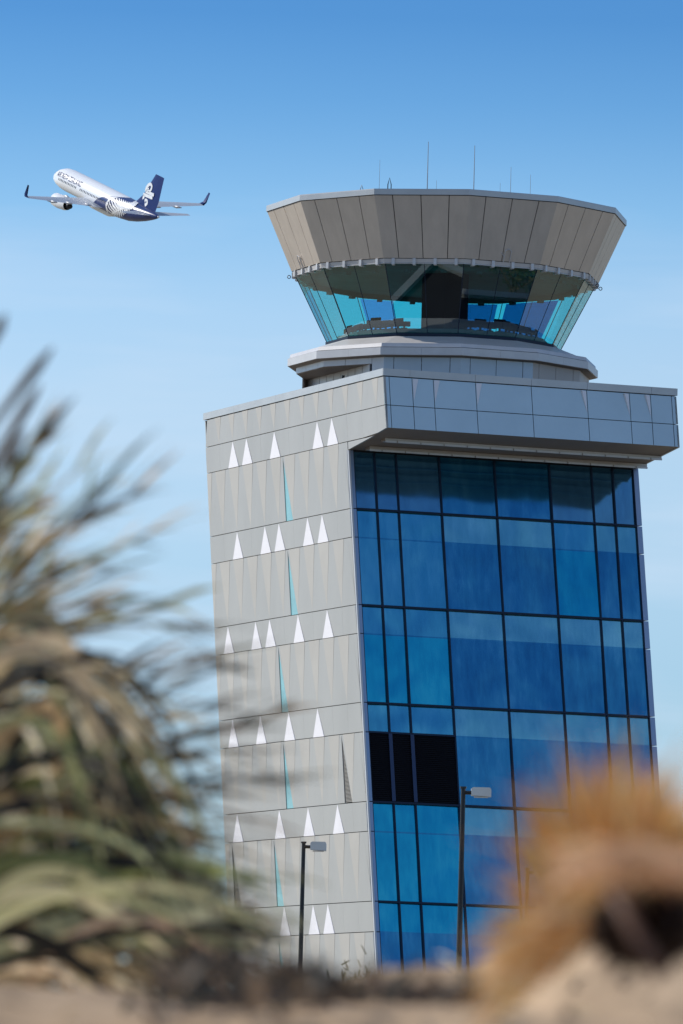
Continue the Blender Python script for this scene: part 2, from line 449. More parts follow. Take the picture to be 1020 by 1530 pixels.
# ---- neck under the balcony
def ringpts(Rr, h): return [ring(k, Rr, h) for k in range(12)]
RN = 6.36
Qp = ring(1, RN, 0).lerp(ring(2, RN, 0), .80)
def clip(poly):
    out = []
    for i, p in enumerate(poly):
        q = poly[(i+1) % len(poly)]
        dp, dq = (p-Qp).dot(dR), (q-Qp).dot(dR)
        if dp >= 0: out.append(p)
        if dp*dq < 0: out.append(p.lerp(q, dp/(dp-dq)))
    return out
foot = clip([Vector((*ring(k, RN-.06, 0).xy, 0)) for k in range(12)])
s = MB(); s.prism([p+UP*32.75 for p in foot], (0, 0, 1.2)); s.build('neck_core', 'seam_dark', tower)
s = MB(); s_b = MB(); s_c = MB()
nf = len(foot)
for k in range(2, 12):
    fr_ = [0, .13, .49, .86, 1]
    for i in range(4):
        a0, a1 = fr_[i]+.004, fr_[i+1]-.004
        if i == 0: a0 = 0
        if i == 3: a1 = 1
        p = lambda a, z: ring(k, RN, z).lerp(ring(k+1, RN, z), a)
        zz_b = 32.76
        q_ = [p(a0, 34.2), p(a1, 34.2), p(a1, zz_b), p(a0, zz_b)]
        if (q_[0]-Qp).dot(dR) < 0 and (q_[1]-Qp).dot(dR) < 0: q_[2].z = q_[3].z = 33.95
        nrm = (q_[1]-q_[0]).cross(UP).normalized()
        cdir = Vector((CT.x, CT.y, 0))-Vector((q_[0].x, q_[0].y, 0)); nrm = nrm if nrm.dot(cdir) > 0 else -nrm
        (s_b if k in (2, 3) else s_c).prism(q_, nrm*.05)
for k in (0, 1):
    for a0, a1 in ((0, .36), (.368, .8), (.808, 1)):
        p = lambda a, z: ring(k, RN, z).lerp(ring(k+1, RN, z), a)
        low = 32.76 if (k == 1 and a0 > .8) else 33.95
        q_ = [p(a0, 34.2), p(a1, 34.2), p(a1, low), p(a0, low)]
        nrm = (q_[1]-q_[0]).cross(UP).normalized()
        cdir = Vector((CT.x, CT.y, 0))-Vector((q_[0].x, q_[0].y, 0)); nrm = nrm if nrm.dot(cdir) > 0 else -nrm
        s.prism(q_, nrm*.05)
# straight side wall, parallel to the shaft
lo_, hi_ = None, None
cl = [p for p in foot if abs((p-Qp).dot(dR)) < .01]
if len(cl) >= 2:
    A_, B_ = sorted(cl, key=lambda p: p.y)[0], sorted(cl, key=lambda p: p.y)[-1]
    n = 9
    for i in range(n):
        a = A_.lerp(B_, i/n+.003); c = A_.lerp(B_, (i+1)/n-.003)
        s.prism([a+UP*32.76-dR*.04, c+UP*32.76-dR*.04, c+UP*33.95-dR*.04, a+UP*33.95-dR*.04], dR*.038)
s.build('neck_wall', 'trim_white', tower); s_b.build('neck_wall', 'neck_shade_tint', tower); s_c.build('neck_wall', 'neck_reflection_tint', tower)
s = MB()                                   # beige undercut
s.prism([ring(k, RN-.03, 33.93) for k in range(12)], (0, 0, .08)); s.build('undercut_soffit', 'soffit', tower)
v = MB(); 
pv = A_.lerp(B_, .30)+UP*33.2-dR*.05
v.tube([pv, pv-dR*.3, pv-dR*.3+UP*.45], .06); v.build('vent_pipe', 'pole_dark', tower)

# ---- balcony
def band(mb, R0_, h0_, R1_, h1_, th=.05, gaps=None, gapw=.0):
    """ring of 12 facets from (R0,h0) to (R1,h1), optional joints, as solid plates th thick"""
    for k in range(12):
        fs = gaps or [0, 1]
        for i in range(len(fs)-1):
            a0 = fs[i]+(gapw if i else 0); a1 = fs[i+1]-(gapw if i < len(fs)-2 else 0)
            A = lambda a, r, h: ring(k, r, h).lerp(ring(k+1, r, h), a)
            q_ = [A(a0, R0_, h0_), A(a1, R0_, h0_), A(a1, R1_, h1_), A(a0, R1_, h1_)]
            n = (q_[1]-q_[0]).cross(q_[3]-q_[0]).normalized()
            cdir = Vector((CT.x, CT.y, q_[0].z))-q_[0]
            if abs(h1_-h0_) > .02:
                n = n if n.dot(cdir) > 0 else -n
            else: n = Vector((0, 0, -1))
            mb.prism(q_, n*th)
s = MB()
band(s, 6.74, 34.26, 6.74, 34.58, .06, [0, .5, 1], .001)
band(s, 6.66, 34.61, 6.62, 34.77, .06)
band(s, 6.62, 34.77, 6.3, 34.80, .05)
s.build('balcony_coping', 'trim_white', tower)
s = MB(); band(s, 6.69, 34.57, 6.63, 34.62, .05); s.build('shadow_gap', 'seam_dark', tower)
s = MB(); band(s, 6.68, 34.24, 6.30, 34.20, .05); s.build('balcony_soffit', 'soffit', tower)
s = MB(); band(s, 6.31, 34.80, 5.22, 35.22, .05); s.build('balcony_roof', 'trim_white', tower)
s = MB(); s.prism([ring(k, 6.2, 34.3) for k in range(12)], (0, 0, .45)); s.build('balcony_slab', 'seam_dark', tower)

# ---- lookout cab
s = MB(); band(s, 5.12, 35.24, 5.13, 35.36, .12); s.build('cab_sill', 'mullion', tower)
s = MB(); s.prism([ring(k, 5.0, 35.1) for k in range(12)], (0, 0, .12)); s.build('cab_floor', 'interior_dark', tower)
RT, HT = 6.52, 38.22
for k in range(12):
    w = MB()
    for a0, a1 in ((0.004, .497), (.503, .996)):
        A = lambda a, r, h: ring(k, r, h).lerp(ring(k+1, r, h), a)
        w.add([A(a0, 5.07, 35.36), A(a1, 5.07, 35.36), A(a1, RT, HT), A(a0, RT, HT)], [(0, 1, 2, 3)])
    o = w.build('cab_window', 'cab_glass', tower)
    j = MB(); A = lambda a, r, h: ring(k, r, h).lerp(ring(k+1, r, h), a)
    j.tube([A(.5, 5.07, 35.36), A(.5, RT, HT)], .014, 5); j.tube([ring(k, 5.07, 35.36), ring(k, RT, HT)], .018, 5)
    j.build('glazing_joint', 'mullion', o)
s = MB()                                   # ceiling with its inner ring beam
s.prism([ring(k, 6.46, 38.16) for k in range(12)], (0, 0, .2))
band(s, 6.0, 37.95, 6.02, 38.15, .1)
for k in range(12):
    for a in (.25, .75):
        p = ring(k, 5.98, 37.92).lerp(ring(k+1, 5.98, 37.92), a); s.box(p, (.22, .22, .12), PHI+R(30*k))
s.build('cab_ceiling', 'interior_dark', tower)
s = MB()
band(s, 4.6, 35.62, 4.05, 35.66, .05); band(s, 4.62, 35.22, 4.62, 35.62, .04); s.build('desk', 'interior_dark', tower)
def cabp(x, y, z=0): return Vector((CT.x+x, CT.y+y, z))
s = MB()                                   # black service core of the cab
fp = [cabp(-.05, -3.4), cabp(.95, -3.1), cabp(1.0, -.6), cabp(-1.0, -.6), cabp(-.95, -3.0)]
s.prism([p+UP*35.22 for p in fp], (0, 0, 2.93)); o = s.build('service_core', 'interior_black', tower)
for k, a0, a1, bm_ in ((8, .04, .50, 'blind_film'), (7, .0, .90, 'blind_film'), (9, .52, 1.0, 'blind_pale'), (8, .56, .98, 'blind_film')):
    bl = MB(); A = lambda a, r, h: ring(k, r, h).lerp(ring(k+1, r, h), a)
    bl.add([A(a0, 5.05, 35.72), A(a1, 5.05, 35.72), A(a1, 6.2, 37.95), A(a0, 6.2, 37.95)], [(0, 1, 2, 3)])
    bl.build('roller_blind', bm_, tower)

s = MB()                                   # gutter ledge above the glass
band(s, 6.60, 38.20, 6.64, 38.36, .10); band(s, 6.62, 38.19, 6.40, 38.19, .03)
s.build('gutter', 'trim_white', tower)
for k in range(12):
    for a in (.12, .38, .64, .90):
        br = MB()
        p = ring(k, 6.66, 38.24).lerp(ring(k+1, 6.66, 38.24), a); an = PHI+R(30*k+15)
        br.box(p, (.10, .13, .26), an); br.box(p-Vector((-cos(an), -sin(an), 0))*.12-UP*.12, (.26, .11, .06), an)
        br.build('bracket', 'trim_white', tower)
# flared fascia
s = MB(); band(s, 6.62, 38.40, 7.72, 40.88, .03); s.build('fascia_backing', 'seam_dark', tower)
s = MB(); band(s, 6.68, 38.38, 7.79, 40.90, .045, [0, .19, .49, .79, 1], .0045); s.build('flared_fascia', 'panel_cab', tower)
s = MB(); band(s, 7.84, 40.93, 7.84, 41.14, .08); band(s, 7.84, 41.14, 7.4, 41.10, .04)
for k in range(12): pass
s.build('roof_coping', 'coping', tower)
s = MB(); s.prism([ring(k, 7.6, 40.9) for k in range(12)], (0, 0, .15)); s.build('cab_roof', 'roof_grey', tower)
s = MB(); band(s, 7.80, 40.905, 7.80, 40.93, .05); s.build('shadow_gap', 'seam_dark', tower)
# ladder hoops and hooks on the gutter
def hoop(k, a, Rr=6.72, h=38.35, up=.45):
    m_ = MB(); p = ring(k, Rr, h).lerp(ring(k+1, Rr, h), a); an = PHI+R(30*k+15)
    out = Vector((-cos(an), -sin(an), 0)); tg = Vector((sin(an), -cos(an), 0))
    m_.tube([p-tg*.14, p-tg*.14+UP*up+out*.2, p+out*.25+UP*(up+.08), p+tg*.14+UP*up+out*.2, p+tg*.14], .022, 6)
    m_.tube([p-tg*.14+out*.1+UP*.2, p-tg*.35+out*.1+UP*up], .018, 6)
    m_.build('access_hoop', 'trim_white', tower)
hoop(0, .42); hoop(3, .55)
for k, a in ((0, .02), (5, .92), (5, .6)):
    m_ = MB(); p = ring(k, 6.8, 38.12).lerp(ring(k+1, 6.8, 38.12), a)
    m_.tube([p+Vector((.07*cos(t*pi/4), 0, .07*sin(t*pi/4))) for t in range(9)], .018, 5)
    m_.build('hook', 'pole_dark', tower)

# antennas: (x offset from tower axis, y, height, radius, node)
def antenna(x, y, top, r, node=False, loop=False):
    m_ = MB(); b0 = cabp(x, y, 41.0)
    if loop:
        m_.tube([b0, b0+UP*top*.7, b0+UP*top+Vector((.07, 0, 0)), b0+UP*top*.7+Vector((.14, 0, 0)), b0+Vector((.14, 0, .2))], .022, 6)
    else:
        m_.tube([b0, b0+UP*top*.5, b0+UP*top], [r, r*.8, r*.55], 6)
        if node:
            n_ = MB(); n_.tube([b0, b0+UP*.28, b0+UP*.34, b0+UP*.48, b0+UP*.54], [.045, .045, .08, .08, .03], 8)
            n_.build('antenna_base', 'pole_dark', tower)
    m_.build('antenna', 'antenna_grey' if not (loop and node) else 'pole_dark', tower)
K = 298.1/10392*.985
for (px, ytop, r, node, loop, yy) in ((568, 236, .012, 0, 0, -3.5), (641, 205, .026, 1, 0, -4.5), (654, 262, .012, 0, 0, -3), (711, 207, .024, 1, 0, -4.5),
                                     (750, 261, .012, 0, 0, -3.5), (766.5, 236, .015, 0, 0, -3.5), (797, 246, .013, 0, 0, -2.5), (538, 275, .02, 0, 1, -4), (580, 262, .022, 1, 1, -5)):
    zt = 1.3+(298.1+yy)*(math.tan(math.atan((765-ytop)/10392)+PITCH))
    zt += .0268*(px-510)*K*-1*-1*0
    antenna((px-510)*K-(4.21136)-.268*0-.0268*(765-ytop)*K*1.0+.0, yy, max(.4, zt-41.0+.0268*(px-510)*K*-1+.0), r, node, loop)

# monitors and equipment on the desk, seen through the glass
mon_spots = [(0.1, .3), (0.45, .3), (.8, .35), (.95, .3), (1.05, .3), (1.3, .55), (1.55, .4), (1.85, .45), (2.0, .3), (3.02, .3), (3.3, .4), (3.7, .4), (4.05, .5), (4.3, .45), (4.7, .4), (5.0, .35), (0.25, .4), (0.6, .35), (1.2, .45), (1.42, .3), (1.7, .38), (3.15, .35), (3.5, .5), (3.9, .55), (4.15, .35), (4.5, .42), (4.85, .3)]
def monitor(kk, h):
    k = int(kk); p = ring(k, 4.3, 35.66).lerp(ring(k+1, 4.3, 35.66), kk-k); an = PHI+R(30*k+15)
    o = empty('monitor', p)
    a = MB(); a.box(p+UP*(h*.62), (.07, .52, h*.72), an); a.build('screen', 'interior_black', o)
    a = MB(); a.box(p+UP*(h*.15), (.06, .08, h*.3), an); a.box(p+UP*.012, (.2, .26, .02), an); a.build('stand', 'interior_black', o)
    return o
for kk, h in mon_spots:
    tag(monitor(kk, h), 'dark monitor silhouetted on the desk inside the glass lookout cab', 'monitor', 'monitors on the cab desk')

# ------------------------------------------------------------------ airliner
SC = Vector((1, 1, 1))
D_ = 1168.0
ray = fw+r2*((158-510)/10392.26)-u2*((296.5-765)/10392.26)
PC = Vector((0, 0, CAMZ))+ray*D_
bk = -fw
row = ((-.481, -.865, .1437), (.262, .0147, .9653), (-.837, .5016, .2196))
MX = []
for i in range(3):
    v_ = r2*row[0][i]+u2*row[1][i]+bk*row[2][i]; MX.append(v_.normalized())
Mp = Matrix.Identity(4)
for i in range(3):
    for j in range(3): Mp[j][i] = MX[i][j]
Mp.translation = PC
plane = bpy.data.objects.new('airliner', None); C.objects.link(plane); plane.matrix_world = Mp
tag(plane, 'white twin-engine airliner with navy tail climbing in the blue sky', 'aeroplane')
def pbuild(mb, name, m, parent=None, smooth=True, mats=None):
    o = mb.build(name, m, None, smooth, mats=mats); o.parent = parent or plane
    return o
prof = [(18.8, .05, -.45), (18.4, .55, -.42), (17.6, 1.05, -.3), (16.4, 1.5, -.15), (14.8, 1.85, -.03), (13, 1.975, 0), (8, 1.975, 0), (2, 1.975, 0), (-4, 1.975, 0),
        (-7, 1.95, .02), (-9.5, 1.82, .12), (-12, 1.55, .34), (-14.5, 1.18, .62), (-16.8, .75, .92), (-18.2, .42, 1.1), (-18.8, .2, 1.18)]
def fus(x):
    for i in range(len(prof)-1):
        a, c = prof[i], prof[i+1]
        if a[0] >= x >= c[0]:
            t = (a[0]-x)/(a[0]-c[0]); return a[1]+(c[1]-a[1])*t, a[2]+(c[2]-a[2])*t
    return prof[-1][1:]
def skin(x, th, off=.0):
    r_, zc_ = fus(x); return Vector((x, (r_+off)*cos(th), zc_+(r_+off)*sin(th)))
f = MB(); n = 40; xs = []
x = 18.8
xs = [p[0] for p in prof[:5]]+[13-.5*i for i in range(0, 64)]; xs = [q for q in xs if q > -18.8]+[-18.8]
vs = []
for x in xs: vs += [skin(x, 2*pi*j/n) for j in range(n)]
f.add(vs, [(i*n+j, (i+1)*n+j, (i+1)*n+(j+1) % n, i*n+(j+1) % n) for i in range(len(xs)-1) for j in range(n)]+[list(range(n)), list(range(len(vs)-1, len(vs)-n-1, -1))])
fm = MATS['plane_white'].copy(); fm.name = 'fuselage_paint'; MATS['fuselage_paint'] = fm
nt = fm.node_tree; tc = nt.nodes.new('ShaderNodeTexCoord'); sx = nt.nodes.new('ShaderNodeSeparateXYZ'); nt.links.new(tc.outputs['Object'], sx.inputs[0])
# the navy livery starts at a sweeping line round the rear body
m1 = nt.nodes.new('ShaderNodeMath'); m1.operation = 'MULTIPLY'; m1.inputs[1].default_value = 1.6; nt.links.new(sx.outputs['Z'], m1.inputs[0])
m2 = nt.nodes.new('ShaderNodeMath'); m2.operation = 'ADD'; nt.links.new(sx.outputs['X'], m2.inputs[0]); nt.links.new(m1.outputs[0], m2.inputs[1])
m3 = nt.nodes.new('ShaderNodeMath'); m3.operation = 'LESS_THAN'; m3.inputs[1].default_value = -.6; mz = nt.nodes.new('ShaderNodeMath'); mz.operation = 'MAXIMUM'; mz.inputs[1].default_value = 0; nt.links.new(sx.outputs['Z'], mz.inputs[0])
mq = nt.nodes.new('ShaderNodeMath'); mq.operation = 'POWER'; mq.inputs[1].default_value = 2; nt.links.new(mz.outputs[0], mq.inputs[0])
ma = nt.nodes.new('ShaderNodeMath'); ma.operation = 'MULTIPLY_ADD'; ma.inputs[1].default_value = 1.1; nt.links.new(mq.outputs[0], ma.inputs[0]); nt.links.new(m2.outputs[0], ma.inputs[2])
nt.links.new(ma.outputs[0], m3.inputs[0])
mxn = nt.nodes.new('ShaderNodeMix'); mxn.data_type = 'RGBA'; nt.links.new(m3.outputs[0], mxn.inputs[0])
mxn.inputs[6].default_value = (.80, .81, .83, 1); mxn.inputs[7].default_value = (.010, .032, .15, 1)
nt.links.new(mxn.outputs[2], nt.nodes['Principled BSDF'].inputs['Base Color'])
fus_o = pbuild(f, 'fuselage', 'fuselage_paint')
# airfoil surfaces
def foil(mb, st, thick=.11, vertical=False):
    """st: stations (x_le, chord, y, z)"""
    pr_ = [(0, 0), (.05, .35), (.25, .5), (.55, .4), (1, .03), (.55, -.25), (.25, -.4), (.05, -.28)]
    vs = []
    for (xl, ch, y, z) in st:
        for (a, t) in pr_:
            if vertical: vs.append((xl-a*ch, y+t*ch*thick, z))
            else: vs.append((xl-a*ch, y, z+t*ch*thick))
    n = len(pr_)
    mb.add(vs, [(i*n+j, i*n+(j+1) % n, (i+1)*n+(j+1) % n, (i+1)*n+j) for i in range(len(st)-1) for j in range(n)]+[list(range(n)), list(range(len(vs)-1, len(vs)-n-1, -1))])
for sg in (1, -1):
    w = MB(); foil(w, [(5.0, 7.3, 1.2*sg, -1.25), (2.6, 5.0, 6.2*sg, -.78), (-2.3, 1.7, 16.6*sg, .30)]); wo = pbuild(w, 'wing', 'plane_wing', smooth=False)
    w = MB(); foil(w, [(-2.3, 1.7, 16.6*sg, .30), (-2.9, 1.2, 17.0*sg, .8), (-4.0, .55, 17.2*sg, 2.6)], .09); wl = pbuild(w, 'winglet', 'plane_navy', wo)
    w = MB(); foil(w, [(-14.0, 3.2, .7*sg, 1.0), (-17.2, 1.3, 6.2*sg, 1.55)], .09); pbuild(w, 'tailplane', 'plane_wing', smooth=False)
    w = MB(); xs_ = [(7.0, .98), (6.8, 1.12), (5.2, 1.2), (3.2, 1.05), (2.4, .85)]
    y, z = 5.75*sg, -1.95
    w.tube([(a, y, z) for a, _ in xs_], [r_ for _, r_ in xs_], 20, False)
    eo = pbuild(w, 'engine', 'plane_white')
    w = MB(); w.tube([(2.5, y, z), (1.3, y, z)], [.62, .38], 16); w.tube([(6.5, y, z), (2.6, y, z)], [.9, .80], 16); pbuild(w, 'exhaust', 'plane_dark', eo)
    w = MB(); w.prism([(5.8, y-.12, z+1.0), (3.2, y-.12, z+.95), (1.0, y-.12, z+1.15), (3.4, y-.12, z+1.55)], (0, .24, 0)); pbuild(w, 'pylon', 'plane_grey', eo)
    for yy in (4.2, 8.4, 11.8):
        w = MB(); xx = 1.2-.28*yy; w.tube([(xx+.6, yy*sg, -1.1+.05*yy), (xx-1.2, yy*sg, -1.3+.09*yy), (xx-3.0, yy*sg, -1.05+.09*yy)], [.05, .26, .06], 8); pbuild(w, 'flap_fairing', 'plane_grey', wo)
w = MB(); foil(w, [(-10.2, 7.4, 0, 1.7), (-12.7, 5.6, 0, 3.6), (-16.0, 3.0, 0, 7.8)], .07, True); pbuild(w, 'tail_fin', 'plane_navy', smooth=False)
w = MB(); w.tube([(-18.7, 0, 1.18), (-19.0, 0, 1.2)], [.2, .16], 12); pbuild(w, 'tail_cone', 'plane_white')
w = MB()
w.tube([(6.5, 0, -1.75), (4, 0, -1.6), (-2, 0, -1.6), (-5, 0, -1.7)], [.3, 1.05, 1.05, .3], 16); pbuild(w, 'belly_fairing', 'plane_white')
for i in range(38):                         # cabin windows, both sides
    xx = 14.0-.545*i
    if i in (13, 14): continue
    for sg in (0, 1):
        w = MB(); t0 = .05; c_ = []
        for (dx, dt) in ((-.13, -.1), (.13, -.1), (.13, .1), (-.13, .1)):
            th = t0+dt if not sg else pi-t0-dt
            c_.append(skin(xx+dx, th, .012))
        w.add(c_, [(0, 1, 2, 3)]); pbuild(w, 'cabin_window', 'plane_dark', fus_o, False)
for sg in (0, 1):
    w = MB(); th = lambda a: a if not sg else pi-a
    w.add([skin(17.3, th(.95), .02), skin(16.75, th(1.0), .02), skin(16.55, th(.55), .02), skin(17.2, th(.45), .02)], [(0, 1, 2, 3)])
    w.add([skin(17.35, th(1.45), .02), skin(16.85, th(1.45), .02), skin(16.75, th(1.03), .02), skin(17.3, th(.98), .02)], [(0, 1, 2, 3)])
    pbuild(w, 'cockpit_window', 'plane_dark', fus_o, False)
# lettering on the side
cu = bpy.data.curves.new('lettering', 'FONT'); cu.body = 'AIR NEW ZEALAND'; cu.size = 1.0; cu.space_character = 1.02; cu.offset = .004
to = bpy.data.objects.new('lettering', cu); C.objects.link(to); bpy.context.view_layer.update()
dg = bpy.context.evaluated_depsgraph_get(); tm = bpy.data.meshes.new_from_object(to.evaluated_get(dg))
bpy.data.objects.remove(to)
xsz = [v.co.x for v in tm.vertices]; x0_, x1_ = min(xsz), max(xsz)
tv = [(v.co.x, v.co.y) for v in tm.vertices]; tf_ = [list(p.vertices) for p in tm.polygons]; bpy.data.meshes.remove(tm)
w = MB()
w.add([skin(15.2-(a-x0_)/(x1_-x0_)*9.3, .28+c*1.3/1.975, .09) for a, c in tv], tf_)
pbuild(w, 'lettering', 'plane_navy', fus_o, False)
def inv_skin(px, py, fin=False):
    """metres on the livery plan -> body station and angle (left side)"""
    ox, oy = (px-158)/8.9, -(py-296.5)/8.9
    x_, t_ = -12.0, .5
    for _ in range(60):
        def pj(a, c):
            P_ = skin(a, c) if not fin else Vector((a, .2, c))
            return Vector((row[0][0]*P_.x+row[0][1]*P_.y+row[0][2]*P_.z-ox, row[1][0]*P_.x+row[1][1]*P_.y+row[1][2]*P_.z-oy))
        e0 = pj(x_, t_); ex = (pj(x_+.01, t_)-e0)/.01; et = (pj(x_, t_+.01)-e0)/.01
        dt = ex.x*et.y-ex.y*et.x
        if abs(dt) < 1e-5: break
        dx = (-e0.x*et.y+e0.y*et.x)/dt; dc = (-ex.x*e0.y+ex.y*e0.x)/dt
        x_ += max(-1, min(1, dx))*.7; t_ += max(-.3, min(.3, dc))*.7
        x_ = max(-18.5, min(18, x_))
    return x_, t_
def zo(a, c): return 60+a/5.368, 235+c/5.368
def interp(pts, t):
    t = max(0, min(.9999, t))*(len(pts)-1); i = int(t); u = t-i
    return (pts[i][0]+(pts[i+1][0]-pts[i][0])*u, pts[i][1]+(pts[i+1][1]-pts[i][1])*u)
spine = [(800, 385), (770, 402), (735, 415), (700, 425), (660, 434), (620, 446), (585, 460), (565, 470)]
upo = [(785, 370), (750, 384), (715, 378), (680, 360), (645, 344), (600, 338), (560, 355), (538, 395), (545, 445)]
loo = [(775, 420), (745, 445), (715, 462), (685, 482), (650, 497), (620, 498), (590, 488), (570, 478)]
w = MB()
def deco(pts, wd, fin=False):
    # smooth the drawn stroke
    m_ = 4; sp, sw = [], []
    for i in range(len(pts)-1):
        p0, p1, p2, p3 = pts[max(0, i-1)], pts[i], pts[i+1], pts[min(len(pts)-1, i+2)]
        for j in range(m_):
            u = j/m_
            sp.append(tuple(.5*(2*p1[k]+(p2[k]-p0[k])*u+(2*p0[k]-5*p1[k]+4*p2[k]-p3[k])*u*u+(3*p1[k]-p0[k]-3*p2[k]+p3[k])*u**3) for k in (0, 1)))
            sw.append(wd[i]+(wd[i+1]-wd[i])*u)
    pts, wd = sp+[pts[-1]], sw+[wd[-1]]
    Q = [inv_skin(*zo(*p), fin) for p in pts]; L_, R_ = [], []
    S = (lambda a, c: skin(a, c, .08)) if not fin else (lambda a, c: Vector((a, .21+.0, c)))
    P3 = [S(*q) for q in Q]
    for i, p in enumerate(P3):
        t = (P3[min(i+1, len(P3)-1)]-P3[max(i-1, 0)]).normalized()
        nn = Vector((0, 1, 0)) if fin else Vector((0, p.y, p.z-fus(p.x)[1])).normalized()
        sd = t.cross(nn).normalized(); L_.append(p+sd*wd[i]); R_.append(p-sd*wd[i])
    k = len(P3); w.add(L_+R_, [(i, i+1, k+i+1, k+i) for i in range(k-1)])
for i in range(17):
    t = i/16; a = interp(spine, t*.98); c = interp(upo, t); mid = ((a[0]+c[0])/2-10*(1-t)+14*t*0-4, (a[1]+c[1])/2+2)
    if t > .15: mid = ((a[0]+c[0])/2-9, (a[1]+c[1])/2+4)
    deco([a, mid, c], [.22, .19, .06])
for i in range(15):
    t = i/14; a = interp(spine, t*.98); c = interp(loo, t); mid = ((a[0]+c[0])/2-3, (a[1]+c[1])/2)
    deco([a, mid, c], [.22, .18, .06])
deco([interp(spine, i/10) for i in range(11)], [.05]+[.14]*9+[.05])
deco([upo[-1], upo[-2], upo[-3], upo[-4], (640, 345)], [.1, .22, .2, .12, .04])
pbuild(w, 'fern_emblem', 'plane_white', fus_o, False)
w = MB()
def fin_skin(pts, wd): deco(pts, wd, True)
fin_skin([(930, 336), (895, 318), (862, 300)], [.27]*3)
fin_skin([(862, 300), (868, 278), (882, 256), (900, 246), (912, 260), (910, 282), (898, 300), (884, 300), (880, 286), (890, 278)], [.30, .30, .28, .26, .25, .23, .21, .18, .16, .12])
fin_skin([(918, 358), (880, 340), (842, 322)], [.27]*3)
fin_skin([(850, 330), (843, 352), (842, 378), (848, 402), (862, 408), (873, 394), (872, 374), (860, 366), (855, 378), (860, 386)], [.30, .30, .28, .26, .25, .23, .21, .18, .16, .12])
pbuild(w, 'koru_emblem', 'plane_white', None, False)

# ------------------------------------------------------------------ setting: ground and dune bank
mat('ground_grass', (.26, .23, .16), .95, 0, .3, .05, .3, 3, var2=(.34, .29, .21))
mat('apron', (.075, .078, .078), .85, 0, .2, .2)
mat('sand', (.42, .30, .195), .95, 0, .40, 6, .5, 30, spec=.1)
g = MB(); S_ = 9000
g.add([(-S_, -S_, 0), (S_, -S_, 0), (S_, S_, 0), (-S_, S_, 0)], [(0, 1, 2, 3)]); tag(g.build('ground', 'ground_grass'), kind='structure')
g = MB(); g.prism([(-60, 225, 0), (90, 225, 0), (90, 286, 0), (-60, 286, 0)], (0, 0, .004)); tag(g.build('car_park', 'apron'), kind='structure')
def at(px, py, d):
    """camera-space helper used for placing near plants in metres"""
    r_ = fw+r2*((px-510)/10392.26)-u2*((py-765)/10392.26)
    return Vector((0, 0, CAMZ))+r_*(d/r_.y)
crest = [(-400, 1455), (0, 1462), (180, 1470), (300, 1492), (400, 1490), (490, 1462), (600, 1446), (700, 1442), (770, 1415), (840, 1355), (900, 1315), (1020, 1300), (1300, 1330), (1700, 1400)]
def crest_z(X, d=9.5):
    px = 510+X/d*10392
    for i in range(len(crest)-1):
        if crest[i][0] <= px <= crest[i+1][0]:
            t = (px-crest[i][0])/(crest[i+1][0]-crest[i][0]); t = t*t*(3-2*t)
            y = crest[i][1]+(crest[i+1][1]-crest[i][1])*t; break
    else: y = 1490
    return at(px, y, d).z
def dune_h(X, Y):
    c = crest_z(X); dy = Y-9.5
    h = c-(.30*(-dy)**1.2 if dy < 0 else .22*dy**1.15)
    h2 = at(510, 1508, 7.0).z-.012*max(0, min(1, (-.05-X)/.12))-.004*sin(X*23)-(.35*(7.0-Y) if Y < 7.0 else .5*(Y-7.0))
    h = max(h, h2) if Y > 1.2 else h
    h += .012*noise.noise(Vector((X*5, Y*5, 0)))+.005*noise.noise(Vector((X*17, Y*17, 3)))
    ed = max(0, abs(X)-3)*.35; return max(h-ed, -.1)
g = MB(); NX, NY = 190, 130
vs = [(-6+12*i/NX, 1.0+15*j/NY, dune_h(-6+12*i/NX, 1.0+15*j/NY)) for j in range(NY+1) for i in range(NX+1)]
g.add(vs, [(j*(NX+1)+i, j*(NX+1)+i+1, (j+1)*(NX+1)+i+1, (j+1)*(NX+1)+i) for j in range(NY) for i in range(NX)])
tag(g.build('sand_dune', 'sand', smooth=True), kind='structure')

# ------------------------------------------------------------------ near plants
def blade(mb, base, az, el, L, w, droop, tone, n=9, twist=0, rnd=random):
    d = Vector((cos(az)*cos(el), sin(az)*cos(el), sin(el))); P = [Vector(base)]; side = []
    st = L/n
    for i in range(n):
        P.append(P[-1]+d*st); d = (d+Vector((0, 0, -droop*(i+1)/n))).normalized()
    sd0 = Vector((-sin(az), cos(az), 0)); a = rnd.uniform(-.9, .9)+twist
    for i in range(n+1):
        t = (P[min(i+1, n)]-P[max(i-1, 0)]).normalized()
        s1 = (sd0-t*sd0.dot(t)).normalized(); s2 = t.cross(s1); side.append(s1*cos(a)+s2*sin(a))
    W = [w*(.75+.25*sin(pi*i/n))*(1 if i < n*.6 else max(.06, 1-(i-n*.6)/(n*.4))) for i in range(n+1)]
    mb.tone = tone; mb.ribbon(P, W, side, .25)
def pick(cols_, rnd, j=.18):
    c = rnd.choice(cols_); k = 1+rnd.uniform(-j, j)*1.5; return tuple(max(0, x*k*(1+rnd.uniform(-.05, .05))) for x in c)
STRAW = [(.56, .44, .25), (.66, .55, .36), (.42, .30, .15), (.72, .63, .44)]
GREEN = [(.27, .30, .11), (.36, .38, .18), (.17, .19, .08), (.46, .46, .26)]
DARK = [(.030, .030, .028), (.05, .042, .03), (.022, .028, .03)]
RUST = [(.64, .29, .07), (.72, .38, .11), (.46, .20, .07), (.44, .31, .10), (.66, .42, .20)]

